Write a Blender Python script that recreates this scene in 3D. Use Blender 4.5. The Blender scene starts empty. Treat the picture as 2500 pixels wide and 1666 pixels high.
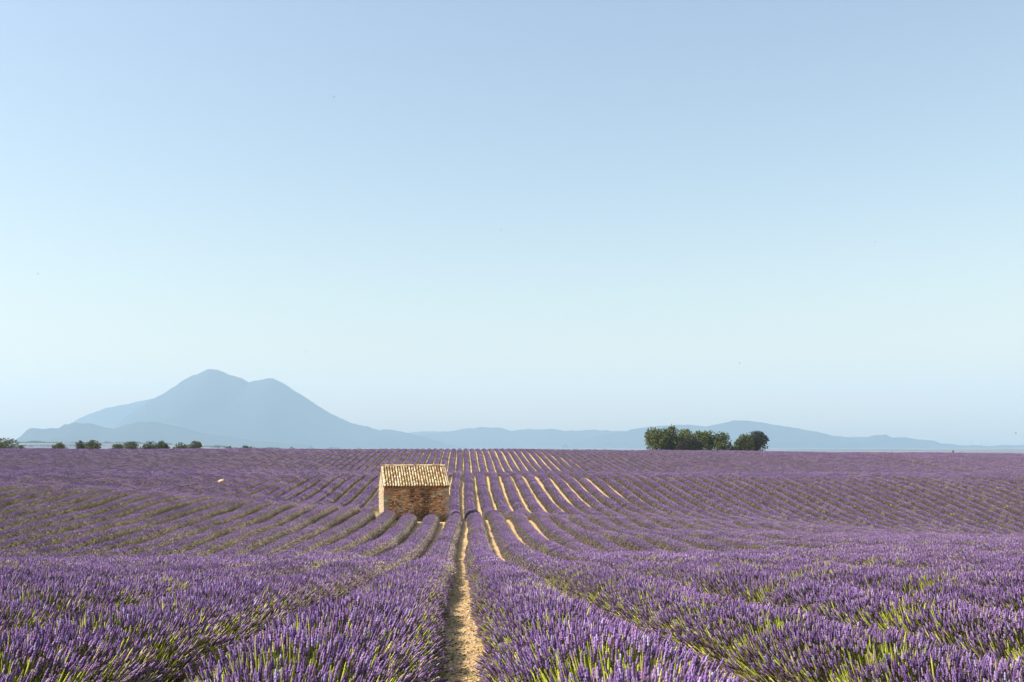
import bpy, math, random
import numpy as np
from mathutils import Vector, Matrix

rng = np.random.default_rng(7)
random.seed(7)
SC = bpy.context.scene
COL = SC.collection
R = math.radians

# ------------------------------------------------------------------ camera
F = 2430.0                 # focal length in photo pixels (35 mm on a 2500 px wide frame)
VPX, EYE = 1130.0, 1090.0  # where the rows converge / eye level, in photo pixels
CAMZ = 1.7
cam = bpy.data.objects.new('camera', bpy.data.cameras.new('camera'))
COL.objects.link(cam)
cam.location = (0, 0, CAMZ)
cam.rotation_euler = (R(90), 0, 0)
cam.data.sensor_width = 36.0
cam.data.lens = 36.0 * F / 2500.0
cam.data.shift_x = (1250 - VPX) / 2500.0
cam.data.shift_y = (EYE - 833) / 2500.0
cam.data.clip_start = 0.1
cam.data.clip_end = 60000
SC.camera = cam

# ------------------------------------------------------------------ sky, sun, exposure
SUN = Vector((-0.66, -0.09, 0.745)).normalized()       # direction towards the sun
elev = math.asin(SUN.z)
azim = math.atan2(SUN.x, SUN.y)
world = bpy.data.worlds.new('World')
SC.world = world
world.use_nodes = True
wn = world.node_tree
sky = wn.nodes.new('ShaderNodeTexSky')
sky.sky_type = 'NISHITA'
sky.sun_disc = False
sky.sun_elevation = elev
sky.sun_rotation = azim
sky.altitude = 600
sky.air_density = 1.8
sky.dust_density = 2.0
sky.ozone_density = 1.0
bg = wn.nodes['Background']
bg.inputs['Strength'].default_value = 0.085
tint = wn.nodes.new('ShaderNodeMix'); tint.data_type = 'RGBA'; tint.blend_type = 'MULTIPLY'   # overall white balance of the sky
tint.inputs['Factor'].default_value = 1.0
tint.inputs['B'].default_value = (1.03, 0.98, 0.99, 1)
wn.links.new(sky.outputs[0], tint.inputs['A'])
wn.links.new(tint.outputs['Result'], bg.inputs['Color'])
sl = bpy.data.lights.new('sun', 'SUN')
sl.energy = 4.2
sl.angle = R(0.5)
sl.color = (1.0, 0.93, 0.82)
sun = bpy.data.objects.new('sun', sl)
COL.objects.link(sun)
sun.rotation_euler = SUN.to_track_quat('Z', 'Y').to_euler()
sun.location = (-30, 10, 60)
SC.view_settings.view_transform = 'Standard'
SC.view_settings.look = 'None'
SC.view_settings.exposure = 1.0
SC.view_settings.gamma = 1.0
SC.view_settings.use_curve_mapping = False
SC.cycles.max_bounces = 6
SC.cycles.diffuse_bounces = 3
SC.cycles.glossy_bounces = 1
SC.cycles.transmission_bounces = 3
SC.cycles.volume_bounces = 1
SC.cycles.use_adaptive_sampling = False

# ------------------------------------------------------------------ helpers
def link(o, parent=None):
    COL.objects.link(o)
    if parent is not None:
        o.parent = parent
    return o

def tag(o, label=None, cat=None, group=None, kind=None):
    if label: o['label'] = label
    if cat: o['category'] = cat
    if group: o['group'] = group
    if kind: o['kind'] = kind
    return o

def empty(name, loc=(0, 0, 0), rz=0.0):
    o = bpy.data.objects.new(name, None)
    o.empty_display_size = 0.2
    o.location = loc
    o.rotation_euler = (0, 0, rz)
    return link(o)

def mesh_np(name, V, faces, mats=(), col=None, smooth=False, mi=None):
    """faces: list of integer arrays, each (n, k)."""
    me = bpy.data.meshes.new(name)
    V = np.asarray(V, dtype=np.float32)
    me.vertices.add(len(V))
    me.vertices.foreach_set('co', V.ravel())
    faces = [np.asarray(f, dtype=np.int32) for f in faces if len(f)]
    idx = np.concatenate([f.ravel() for f in faces])
    tot = np.concatenate([np.full(len(f), f.shape[1], dtype=np.int32) for f in faces])
    start = np.concatenate([[0], np.cumsum(tot)[:-1]]).astype(np.int32)
    me.loops.add(len(idx))
    me.loops.foreach_set('vertex_index', idx)
    me.polygons.add(len(tot))
    me.polygons.foreach_set('loop_start', start)
    me.polygons.foreach_set('loop_total', tot)
    if smooth:
        me.polygons.foreach_set('use_smooth', np.ones(len(tot), dtype=bool))
    if mi is not None:
        me.polygons.foreach_set('material_index', np.asarray(mi, dtype=np.int32))
    for m in mats:
        me.materials.append(m)
    if col is not None:
        a = me.attributes.new('tint', 'FLOAT_COLOR', 'POINT')
        c = np.ones((len(V), 4), dtype=np.float32)
        c[:, :3] = col
        a.data.foreach_set('color', c.ravel())
    me.update(calc_edges=True)
    return me

def obj(name, me, parent=None):
    return link(bpy.data.objects.new(name, me), parent)

class MB:
    """small collector of polygons"""
    def __init__(s):
        s.v, s.f, s.c = [], [], []
    def poly(s, pts, col=None):
        b = len(s.v)
        s.v += [tuple(p) for p in pts]
        s.f.append(list(range(b, b + len(pts))))
        if col is not None: s.c += [col] * len(pts)
    def box(s, lo, hi, col=None):
        (x0, y0, z0), (x1, y1, z1) = lo, hi
        s.hexa([(x0,y0,z0),(x1,y0,z0),(x1,y1,z0),(x0,y1,z0),(x0,y0,z1),(x1,y0,z1),(x1,y1,z1),(x0,y1,z1)], col)
    def hexa(s, p, col=None):
        b = len(s.v)
        s.v += [tuple(q) for q in p]
        for f in ((3,2,1,0),(4,5,6,7),(0,1,5,4),(1,2,6,5),(2,3,7,6),(3,0,4,7)):
            s.f.append([b + i for i in f])
        if col is not None: s.c += [col] * 8
    def tube(s, pts, rad, n=6, col=None, cap=True):
        b = len(s.v)
        P = [Vector(p) for p in pts]
        for i, p in enumerate(P):
            d = (P[min(i + 1, len(P) - 1)] - P[max(i - 1, 0)]).normalized()
            u = d.orthogonal().normalized() if abs(d.z) < .9 else d.cross(Vector((0, 1, 0))).normalized()
            w = d.cross(u)
            for k in range(n):
                a = 2 * math.pi * k / n
                s.v.append(tuple(p + (u * math.cos(a) + w * math.sin(a)) * rad[i]))
                if col is not None: s.c.append(col)
        for i in range(len(P) - 1):
            for k in range(n):
                s.f.append([b + i * n + k, b + i * n + (k + 1) % n, b + (i + 1) * n + (k + 1) % n, b + (i + 1) * n + k])
        if cap:
            s.f.append([b + (len(P) - 1) * n + k for k in range(n)])
            s.f.append([b + n - 1 - k for k in range(n)])
    def mesh(s, name, mats=(), smooth=False):
        me = bpy.data.meshes.new(name)
        me.from_pydata(s.v, [], s.f)
        for m in mats: me.materials.append(m)
        if s.c:
            a = me.attributes.new('tint', 'FLOAT_COLOR', 'POINT')
            a.data.foreach_set('color', np.array([(*c, 1.0) for c in s.c], dtype=np.float32).ravel())
        if smooth:
            me.polygons.foreach_set('use_smooth', np.ones(len(me.polygons), dtype=bool))
        me.update()
        return me
    def build(s, name, mats, parent=None, smooth=False):
        return obj(name, s.mesh(name, mats if isinstance(mats, (list, tuple)) else (mats,), smooth), parent)

def pchip(x, y):
    x, y = np.asarray(x, float), np.asarray(y, float)
    h = np.diff(x); d = np.diff(y) / h
    m = np.zeros_like(y)
    for i in range(1, len(x) - 1):
        if d[i - 1] * d[i] > 0:
            w1, w2 = 2 * h[i] + h[i - 1], h[i] + 2 * h[i - 1]
            m[i] = (w1 + w2) / (w1 / d[i - 1] + w2 / d[i])
    m[0], m[-1] = d[0], d[-1]
    def f(q):
        q = np.clip(np.asarray(q, float), x[0], x[-1])
        i = np.clip(np.searchsorted(x, q) - 1, 0, len(x) - 2)
        t = (q - x[i]) / h[i]
        return ((2*t**3 - 3*t**2 + 1) * y[i] + (t**3 - 2*t**2 + t) * h[i] * m[i]
                + (-2*t**3 + 3*t**2) * y[i + 1] + (t**3 - t**2) * h[i] * m[i + 1])
    return f

def sstep(a, b, x):
    t = np.clip((np.asarray(x, float) - a) / (b - a), 0, 1)
    return t * t * (3 - 2 * t)

# ------------------------------------------------------------------ materials
def mat(name):
    m = bpy.data.materials.new(name)
    m.use_nodes = True
    nt = m.node_tree
    return m, nt, nt.nodes['Principled BSDF'], nt.nodes['Material Output']

def ramp(nt, stops, interp='LINEAR'):
    r = nt.nodes.new('ShaderNodeValToRGB')
    r.color_ramp.interpolation = interp
    e = r.color_ramp.elements
    while len(e) < len(stops): e.new(0.5)
    for k, (p, c) in enumerate(stops):
        e[k].position = p
        e[k].color = (*c, 1) if len(c) == 3 else c
    return r

def noise(nt, scale, detail=4, rough=0.55, coord='Object', vec=None):
    n = nt.nodes.new('ShaderNodeTexNoise')
    n.inputs['Scale'].default_value = scale
    n.inputs['Detail'].default_value = detail
    n.inputs['Roughness'].default_value = rough
    if vec is None:
        tc = nt.nodes.new('ShaderNodeTexCoord')
        vec = tc.outputs[coord]
    nt.links.new(vec, n.inputs['Vector'])
    return n

def mixrgb(nt, a, b, fac, mode='MIX'):
    n = nt.nodes.new('ShaderNodeMix')
    n.data_type = 'RGBA'
    n.blend_type = mode
    for s, v in ((n.inputs['Factor'], fac), (n.inputs['A'], a), (n.inputs['B'], b)):
        if hasattr(v, 'is_linked') or hasattr(v, 'links'):
            nt.links.new(v, s)
        elif isinstance(v, (int, float)):
            s.default_value = v
        else:
            s.default_value = (*v, 1)
    return n.outputs['Result']

def bump(nt, height, strength, dist, bsdf):
    b = nt.nodes.new('ShaderNodeBump')
    b.inputs['Strength'].default_value = strength
    b.inputs['Distance'].default_value = dist
    nt.links.new(height, b.inputs['Height'])
    nt.links.new(b.outputs[0], bsdf.inputs['Normal'])

def m_noise(name, stops, scale=4.0, rough=0.85, detail=5, bmp=0.0, bdist=0.02, coord='Object', spec=0.2):
    m, nt, b, o = mat(name)
    n = noise(nt, scale, detail, coord=coord)
    r = ramp(nt, stops)
    nt.links.new(n.outputs['Fac'], r.inputs['Fac'])
    nt.links.new(r.outputs['Color'], b.inputs['Base Color'])
    b.inputs['Roughness'].default_value = rough
    b.inputs['Specular IOR Level'].default_value = spec
    if bmp: bump(nt, n.outputs['Fac'], bmp, bdist, b)
    return m

def m_plant(name, vary=0.25, trans=0.25):
    """vertex tint (petal, stem and leaf colours) varied a little from plant to plant"""
    m, nt, b, o = mat(name)
    at = nt.nodes.new('ShaderNodeAttribute'); at.attribute_name = 'tint'
    oi = nt.nodes.new('ShaderNodeObjectInfo')
    hs = nt.nodes.new('ShaderNodeHueSaturation')
    mv = nt.nodes.new('ShaderNodeMapRange')
    mv.inputs['To Min'].default_value = 1 - vary; mv.inputs['To Max'].default_value = 1 + vary
    nt.links.new(oi.outputs['Random'], mv.inputs['Value'])
    nt.links.new(mv.outputs[0], hs.inputs['Value'])
    nt.links.new(at.outputs['Color'], hs.inputs['Color'])
    b.inputs['Roughness'].default_value = 0.75
    b.inputs['Specular IOR Level'].default_value = 0.15
    nt.links.new(hs.outputs[0], b.inputs['Base Color'])
    tr = nt.nodes.new('ShaderNodeBsdfTranslucent')
    nt.links.new(hs.outputs[0], tr.inputs['Color'])
    mx = nt.nodes.new('ShaderNodeMixShader')
    mx.inputs[0].default_value = trans
    nt.links.new(b.outputs[0], mx.inputs[1]); nt.links.new(tr.outputs[0], mx.inputs[2])
    nt.links.new(mx.outputs[0], o.inputs['Surface'])
    return m

M_LAV = m_plant('lavender', 0.08, 0.26)
M_CORE = m_noise('lavender_leaves', [(0.3, (0.045, 0.03, 0.032)), (0.55, (0.10, 0.072, 0.07)), (0.75, (0.15, 0.10, 0.11))], 9.0, 0.9, 5, 0.8, 0.05)
M_LEAF = m_plant('tree_leaves', 0.15, 0.25)
M_BARK = m_noise('bark', [(0.3, (0.06, 0.045, 0.035)), (0.7, (0.16, 0.125, 0.10))], 14.0, 0.9, 5, 0.6, 0.03)
M_TINT = m_plant('tinted', 0.1, 0.0)

def m_ground():
    m, nt, b, o = mat('field_soil')
    tc = nt.nodes.new('ShaderNodeTexCoord')
    n1 = noise(nt, 0.35, 5, vec=tc.outputs['Object'])
    n2 = noise(nt, 38.0, 8, 0.75, vec=tc.outputs['Object'])
    r1 = ramp(nt, [(0.36, (0.28, 0.14, 0.055)), (0.47, (0.58, 0.40, 0.19)), (0.64, (0.76, 0.59, 0.35))])
    nt.links.new(n2.outputs['Fac'], r1.inputs['Fac'])
    r2 = ramp(nt, [(0.35, (0.86, 0.82, 0.78)), (0.65, (1, 1, 1))])
    nt.links.new(n1.outputs['Fac'], r2.inputs['Fac'])
    near = mixrgb(nt, r1.outputs['Color'], r2.outputs['Color'], 1.0, 'MULTIPLY')
    # plain beyond the crest: stubble, crops, scrub in broad plots
    vo = nt.nodes.new('ShaderNodeTexVoronoi'); vo.inputs['Scale'].default_value = 0.0035
    nt.links.new(tc.outputs['Object'], vo.inputs['Vector'])
    r3 = ramp(nt, [(0.0, (0.11, 0.105, 0.15)), (0.3, (0.17, 0.165, 0.14)), (0.55, (0.08, 0.10, 0.08)), (0.75, (0.15, 0.16, 0.16))], 'CONSTANT')
    sp = nt.nodes.new('ShaderNodeSeparateColor')
    nt.links.new(vo.outputs['Color'], sp.inputs[0]); nt.links.new(sp.outputs[0], r3.inputs['Fac'])
    sx = nt.nodes.new('ShaderNodeSeparateXYZ'); nt.links.new(tc.outputs['Object'], sx.inputs[0])
    mr = nt.nodes.new('ShaderNodeMapRange'); mr.inputs['From Min'].default_value = 320; mr.inputs['From Max'].default_value = 420
    nt.links.new(sx.outputs['Y'], mr.inputs['Value'])
    c = mixrgb(nt, near, r3.outputs['Color'], mr.outputs[0])
    nt.links.new(c, b.inputs['Base Color'])
    b.inputs['Roughness'].default_value = 0.95
    b.inputs['Specular IOR Level'].default_value = 0.1
    bump(nt, n2.outputs['Fac'], 0.7, 0.03, b)
    return m
M_GROUND = m_ground()
M_HILL = m_noise('hill_forest', [(0.35, (0.018,0.024,0.022)), (0.6, (0.026,0.032,0.030)), (0.75, (0.04,0.045,0.044))], 0.004, 0.95, 8)

# ------------------------------------------------------------------ terrain
prof = pchip([-60, 0, 4.5, 6.8, 12.6, 21, 33, 45, 60, 72, 81, 86, 94, 104, 111, 127, 140, 147, 153, 162, 175, 190, 211, 232, 260, 282, 292, 300, 330, 400, 600, 1500, 12000],
             [-1.0, -1.65, -1.72, -1.88, -2.43, -3.2, -4.35, -5.3, -6.05, -6.35, -6.3, -6.35, -7.1, -7.3, -7.15, -6.15, -5.2, -4.85, -4.75, -4.95, -5.6, -6.0, -5.95, -4.9, -2.9, -1.65, -1.45, -1.5, -3.2, -6.5, -12, -15, -16])

def G(X, Y):
    X = np.asarray(X, float); Y = np.asarray(Y, float)
    h = prof(Y)
    fade = 1 - sstep(320, 600, Y)
    bump_l = np.where(Y < 82, np.exp(-((Y - 82) / 22.0) ** 2), np.exp(-((Y - 82) / 34.0) ** 2))
    h = h + 0.070 * np.clip(-X - 3, 0, 55) * bump_l * fade                 # the hump lies higher to the left
    h = h - 0.0095 * np.clip(X - 10, 0, 260) * sstep(90, 280, Y) * fade    # crest falls away to the right
    h = h - 0.7 * sstep(4, 14, X) * np.exp(-((Y - 80) / 13.0) ** 2)        # no hump on the right
    h = h - 0.075 * np.clip(X - 18, 0, 60) * np.exp(-((Y - 98) / 28.0) ** 2)  # hollow on the right
    h = h + 0.022 * np.clip(X - 2, 0, 30) * np.exp(-((Y - 34) / 22.0) ** 2)   # near shoulder rises to the right
    h = h - 0.45 * sstep(3, 12, -X) * np.exp(-((Y - 46) / 9.0) ** 2)          # hollow before the hump on the left
    h = h - 0.40 * sstep(3, 8, X) * (1 - sstep(13, 20, X)) * np.exp(-((Y - 48) / 10.0) ** 2)
    und = 0.12 * np.sin(X * 0.09 + 1.3) * np.sin(Y * 0.045 + 0.4) + 0.05 * np.sin(X * 0.31 + Y * 0.05)
    h = h + und * sstep(15, 60, Y) * sstep(2, 14, np.abs(X)) * fade
    far = sstep(1600, 3600, Y) * sstep(0.12, 0.36, -X / np.maximum(Y, 1.0))
    h = h + 27 * far
    return h + CAMZ

def px(x, Y):   # world X for a photo column at depth Y
    return (x - VPX) * Y / F

def pz(y, Y):
    return CAMZ + (EYE - y) * Y / F

ys = np.concatenate([np.arange(-60, 0, 6), np.arange(0, 330, 1.25), np.geomspace(330, 12000, 70)])
xs = np.concatenate([-np.geomspace(9000, 210, 40), np.arange(-208, 209, 2.6), np.geomspace(210, 9000, 40)])
GX, GY = np.meshgrid(xs, ys)
GV = np.stack([GX, GY, G(GX, GY)], -1).reshape(-1, 3)
nx, ny = len(xs), len(ys)
q = (np.arange(ny - 1)[:, None] * nx + np.arange(nx - 1)[None, :]).ravel()
ground = obj('ground', mesh_np('ground', GV, [np.stack([q, q + 1, q + nx + 1, q + nx], 1)], (M_GROUND,), smooth=True))
tag(ground, 'pale sandy stony soil of the lavender field running out to the plain', 'ground', kind='structure')

# ------------------------------------------------------------------ mountains
def vnoise(x, seed):
    r = np.random.default_rng(seed).random(4096) * 2 - 1
    i = np.floor(x).astype(int); t = x - i; t = t * t * (3 - 2 * t)
    return r[i % 4096] * (1 - t) + r[(i + 1) % 4096] * t

def fbm(x, seed, o=4):
    s = np.zeros_like(x); a = 1.0
    for k in range(o):
        s += a * vnoise(x * 2 ** k, seed + k); a *= 0.5
    return s

def noise2(x, y, seed, o=4):
    r = np.random.default_rng(seed).random((256, 256)) * 2 - 1
    s = np.zeros_like(x); a = 1.0
    for k in range(o):
        xx, yy = x * 2 ** k + 17.3 * k, y * 2 ** k + 5.1 * k
        i, j = np.floor(xx).astype(int), np.floor(yy).astype(int)
        u, v = xx - i, yy - j
        u, v = u * u * (3 - 2 * u), v * v * (3 - 2 * v)
        s += a * ((r[i % 256, j % 256] * (1 - u) + r[(i + 1) % 256, j % 256] * u) * (1 - v) + (r[i % 256, (j + 1) % 256] * (1 - u) + r[(i + 1) % 256, (j + 1) % 256] * u) * v)
        a *= .5
    return s

def ridge(name, D, pts, depth, label, seed, base=-30, spur=0.06):
    pts = np.array(pts, float)
    X = np.linspace(px(pts[0, 0], D), px(pts[-1, 0], D), 320)
    Rz = np.interp(X, px(pts[:, 0], D), pz(pts[:, 1], D))
    Rs = Rz.copy()
    Rz = Rz + fbm(X / (D * 0.006), seed) * D * 0.00045
    T = np.concatenate([np.linspace(-1, 0, 46), np.linspace(0, 1, 10)[1:]])
    V = []
    for t in T:
        prof_t = (1 - abs(t) ** 0.85)
        if t == 0: Rt = Rz
        else:
            kw = int(3 + 26 * min(1, abs(t) * 1.6)); ker = np.hanning(2 * kw + 1); ker /= ker.sum()
            Rt = np.convolve(np.pad(Rs, kw, mode='edge'), ker, mode='valid')
            Rt = np.minimum(Rt, Rs + 40)
        H = np.maximum(Rt - base, 0)
        sp = noise2(X / (D * 0.035), np.full_like(X, t * depth / (D * 0.035)), seed + 9) * spur * (1 - prof_t) * prof_t * 3.2
        Z = base + H * np.clip(prof_t * (1 + sp), 0, 1.0)
        dep = depth * (0.35 + 0.65 * np.clip(H / max(H.max(), 1), 0, 1))
        V.append(np.stack([X, D + t * dep, Z], -1))
    V = np.array(V)
    n, mth = V.shape[1], V.shape[0]
    q = (np.arange(mth - 1)[:, None] * n + np.arange(n - 1)[None, :]).ravel()
    o = obj(name, mesh_np(name, V.reshape(-1, 3), [np.stack([q, q + 1, q + n + 1, q + n], 1)], (M_HILL,), smooth=True))
    tag(o, label, 'mountain', kind='structure')
    return o

ridge('mountain', 9000, [(180, 1092), (225, 1075), (272, 1050), (297, 1028), (331, 1003), (374, 974), (408, 956.5), (442, 933), (467, 918), (480, 916), (499, 906), (506, 902), (518, 901), (535, 905), (552, 912), (574, 920), (591, 925), (608, 934), (629, 929), (654, 923), (667, 924), (688, 935), (722, 956), (756, 978), (795, 1003), (829, 1020), (858, 1033), (892, 1041), (926, 1050), (956, 1050), (1000, 1058), (1050, 1072), (1110, 1088), (1160, 1096)],
      1500, 'hazy blue twin-peaked mountain rising above the left half of the field', 11)
ridge('mountain_shoulder', 10600, [(90, 1090), (130, 1060), (170, 1035), (191, 1024), (221, 1010), (263, 995), (314, 987), (331, 982), (374, 973), (430, 965), (520, 985), (640, 1020), (760, 1080)],
      900, 'paler blue shoulder ridge behind the twin-peaked mountain', 23)
ridge('foothill', 7200, [(-260, 1088), (-120, 1084), (0, 1082), (34, 1074), (51, 1067), (64, 1052), (76, 1045), (106, 1047), (144, 1046), (157, 1037), (183, 1032), (221, 1035), (255, 1044), (276, 1047), (306, 1038), (340, 1030), (374, 1029), (420, 1038), (500, 1058), (620, 1076), (760, 1088)],
      600, 'low wooded blue foothill in front of the twin-peaked mountain', 31)
ridge('hill', 10300, [(900, 1075), (1004, 1063), (1062, 1060), (1116, 1050), (1169, 1044), (1222, 1045), (1248, 1052), (1286, 1049), (1339, 1048), (1381, 1052), (1456, 1050), (1519, 1054), (1600, 1062), (1720, 1080)],
      700, 'long faint blue hill on the horizon between the two mountains', 41)
ridge('far_hill', 11200, [(880, 1070), (1004, 1056), (1040, 1053), (1084, 1053), (1140, 1060), (1230, 1052), (1300, 1052), (1420, 1056), (1530, 1070)],
      500, 'palest low hill at the very back of the horizon', 47)
ridge('long_ridge', 9400, [(1380, 1085), (1440, 1068), (1500, 1058), (1532, 1053.5), (1542, 1049), (1564, 1044.6), (1606, 1041), (1649, 1038), (1683, 1037.6), (1702, 1040), (1723, 1042), (1744, 1037.6), (1766, 1032), (1797, 1027), (1829, 1028), (1861, 1032), (1893, 1038), (1925, 1043), (1967, 1050), (2000, 1055), (2038, 1066), (2078, 1067), (2112, 1067), (2129, 1064), (2163, 1061), (2175, 1068), (2219, 1069), (2257, 1075), (2280, 1075), (2298, 1084), (2333, 1086), (2354, 1088), (2384, 1086), (2410, 1090), (2438, 1088), (2481, 1087), (2560, 1085), (2800, 1080), (3000, 1084)],
      800, 'long low blue ridge behind the clump of oaks', 53)

# ------------------------------------------------------------------ haze: one even box of air round everything
hz = MB(); hz.box((-9300, -120, -60), (9300, 12150, 760))
M_HAZE = bpy.data.materials.new('haze'); M_HAZE.use_nodes = True
hn = M_HAZE.node_tree
hn.nodes.remove(hn.nodes['Principled BSDF'])
pv = hn.nodes.new('ShaderNodeVolumePrincipled')
pv.inputs['Color'].default_value = (0.57, 0.80, 1.0, 1)
pv.inputs['Density'].default_value = 1.05e-4
pv.inputs['Anisotropy'].default_value = 0.1
hn.links.new(pv.outputs[0], hn.nodes['Material Output'].inputs['Volume'])
haze = hz.build('haze', M_HAZE)
tag(haze, 'pale blue summer haze hanging over the plain and mountains', 'haze', kind='stuff')

# ------------------------------------------------------------------ lavender
SP = 1.8
def spikes(P, D, stem_len, head_len, head_r, stem_r, scol, hcol, lod, g):
    n = len(P)
    D = D / np.linalg.norm(D, axis=1, keepdims=True)
    ref = np.where(np.abs(D[:, 2:3]) < 0.9, [[0, 0, 1.0]], [[1.0, 0, 0]])
    u = np.cross(D, ref); u /= np.linalg.norm(u, axis=1, keepdims=True)
    w = np.cross(D, u)
    spin = g.random(n) * 6.28
    u, w = u * np.cos(spin)[:, None] + w * np.sin(spin)[:, None], w * np.cos(spin)[:, None] - u * np.sin(spin)[:, None]
    S = 3
    if lod == 0:
        rings = [(0, 's', 1.0, .8), (1.0, 's', 1, 1), ('h', .08, .8, .8), ('h', .22, 1.0, 1.25), ('h', .38, .62, .75), ('h', .55, .92, 1.2), ('h', .72, .55, .8), ('h', .86, .6, 1.1), ('h', 1.0, .08, .9)]
    elif lod == 1:
        rings = [(0.15, 's', 1.0, .9), (1.0, 's', 1, 1), ('h', .3, 1.0, 1.1), ('h', .65, .8, 1.0), ('h', 1.0, .08, 1.0)]
    else:
        rings = [(0.5, 's', 1.6, 1.0), ('h', .3, 1.0, 1.05), ('h', 1.0, .1, 1.0)]
    bend = (g.random((n, 3)) - 0.5) * 0.05
    VV, CC = [], []
    for rg in rings:
        if rg[0] == 'h':
            t = stem_len + head_len * rg[1]; rr = head_r * rg[2]; c = hcol * rg[3]
        else:
            t = stem_len * rg[0]; rr = stem_r * rg[2]; c = scol * rg[3]
        ctr = P + D * t[:, None] + bend * (t[:, None] / 0.3) ** 2
        for k in range(S):
            a = 2 * math.pi * k / S
            VV.append(ctr + (u * math.cos(a) + w * math.sin(a)) * rr[:, None])
            CC.append(c)
    K = len(rings)
    V = np.stack(VV, 1).reshape(-1, 3); C = np.stack(CC, 1).reshape(-1, 3)
    b = np.arange(n) * K * S
    fs = []
    for i in range(K - 1):
        for k in range(S):
            k2 = (k + 1) % S
            fs.append(np.stack([b + i*S + k, b + i*S + k2, b + (i+1)*S + k2, b + (i+1)*S + k], 1))
    return V, np.concatenate(fs), C

SEG = 2.0
A0, B0 = 0.495, 0.375
def segment(seed, lod, green):
    g = np.random.default_rng(seed)
    n = (3600, 1600, 640)[lod]
    y = (g.random(n) - 0.5) * SEG * 1.06
    phi = (g.random(n) ** 0.9 * np.where(g.random(n) < .5, -1, 1)) * 1.5
    plants = np.array([-0.68, 0.0, 0.68]) + (g.random(3) - .5) * .12
    pidx = np.abs(y[:, None] - plants[None, :]).argmin(1)
    dy = y - plants[pidx]
    big = 1 + (g.random(3)[pidx] - .5) * .16
    dip = 1 - 0.15 * (np.abs(dy) / .34) ** 2
    P = np.stack([A0 * np.sin(phi) * big, y, B0 * np.cos(phi) * big * dip + 0.03], -1)
    nrm = np.stack([np.sin(phi) / A0, dy * 1.1, np.cos(phi) / B0], -1)
    nrm /= np.linalg.norm(nrm, axis=1, keepdims=True)
    D = nrm * 0.85 + np.array([0, 0, .42]) + (g.random((n, 3)) - .5) * .34
    D[:, 2] = np.maximum(D[:, 2], 0.12)
    sl = (0.19 + 0.09 * g.random(n)) * (0.72 + 0.28 * np.cos(phi)) * dip
    hl = 0.036 + 0.026 * g.random(n)
    hr = 0.0064 + 0.0032 * g.random(n)
    sr = np.full(n, 0.0026)
    # colours: several purples, lilac tips, dry heads
    base = np.array([[0.212, 0.124, 0.312], [0.272, 0.172, 0.372], [0.130, 0.070, 0.186], [0.360, 0.255, 0.450], [0.272, 0.158, 0.252]])
    hcol = base[g.choice(5, n, p=[.33, .27, .16, .15, .09])] * np.array([1.16, 1.10, 1.10]) * (0.75 + 0.5 * g.random((n, 1)))
    pale_heads = g.random(n) < 0.05  # a few heads with pale corollas
    hcol[pale_heads] = np.array([0.52, 0.44, 0.66]) * (0.8 + .3 * g.random((pale_heads.sum(), 1)))
    sc = np.array([[0.30, 0.34, 0.09], [0.35, 0.33, 0.13], [0.20, 0.23, 0.07]])
    scol = sc[g.choice(3, n)] * (0.75 + 0.5 * g.random((n, 1)))
    # patches with few flowers, mostly yellow-green stems
    side = sstep(*((0.50, 1.10), (0.46, 0.92), (0.42, 0.88))[lod], np.abs(phi))      # lower flanks: fewer flowers, dry stems; right side's colour painted brighter against its shade
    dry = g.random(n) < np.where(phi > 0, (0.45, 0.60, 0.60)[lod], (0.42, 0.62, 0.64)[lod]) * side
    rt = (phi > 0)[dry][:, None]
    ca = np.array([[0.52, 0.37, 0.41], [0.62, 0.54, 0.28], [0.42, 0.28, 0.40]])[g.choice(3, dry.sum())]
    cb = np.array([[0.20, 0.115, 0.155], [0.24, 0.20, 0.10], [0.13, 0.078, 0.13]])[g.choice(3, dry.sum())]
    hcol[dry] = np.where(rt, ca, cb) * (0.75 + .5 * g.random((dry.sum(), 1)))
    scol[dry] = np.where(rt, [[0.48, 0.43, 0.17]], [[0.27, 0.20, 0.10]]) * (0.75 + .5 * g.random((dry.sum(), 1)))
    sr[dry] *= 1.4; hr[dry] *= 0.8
    pg = 0.04 + np.where(phi > 0, (0.22, 0.30, 0.28)[lod], (0.22, 0.20, 0.20)[lod]) * side
    if green:
        for _ in range((1, 2, 5)[green] if lod == 0 else (1, 2, 3)[green]):
            y0 = g.choice([-.34, .34, -1.0, 1.0]) + (g.random() - .5) * .3; p0 = (g.random() - .5) * 2.0; wy = 0.07 + (.20 if lod == 0 else .14) * g.random(); wp = 0.45 + .6 * g.random()
            pg = np.maximum(pg, 0.88 * np.exp(-((y - y0) / wy) ** 2 - ((phi - p0) / wp) ** 2))
    gm = g.random(n) < pg
    yg = np.array([[0.54, 0.57, 0.07], [0.60, 0.55, 0.15], [0.38, 0.45, 0.06]])
    k = gm.sum()
    hcol[gm] = yg[g.choice(3, k)] * (0.7 + .5 * g.random((k, 1)))
    scol[gm] = hcol[gm] * 0.95
    hr[gm] *= (0.65, 0.95, 1.0)[lod]; sr[gm] *= (2.1, 1.7, 1.7)[lod]; hl[gm] *= 0.8
    if lod == 1: hr *= 1.45; sr *= 1.6; hl *= 1.4; hcol *= 1.03
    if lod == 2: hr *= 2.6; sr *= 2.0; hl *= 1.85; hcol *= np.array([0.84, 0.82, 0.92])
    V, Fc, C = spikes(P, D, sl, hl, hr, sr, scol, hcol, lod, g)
    fl = [Fc]
    # narrow leaves round the foot of the stems
    m = (900, 350, 90)[lod]
    yl = (g.random(m) - .5) * SEG * 1.04; pl = (g.random(m) * 2 - 1) * 1.55
    PL = np.stack([A0 * .98 * np.sin(pl), yl, B0 * np.cos(pl) + .02], -1)
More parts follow.
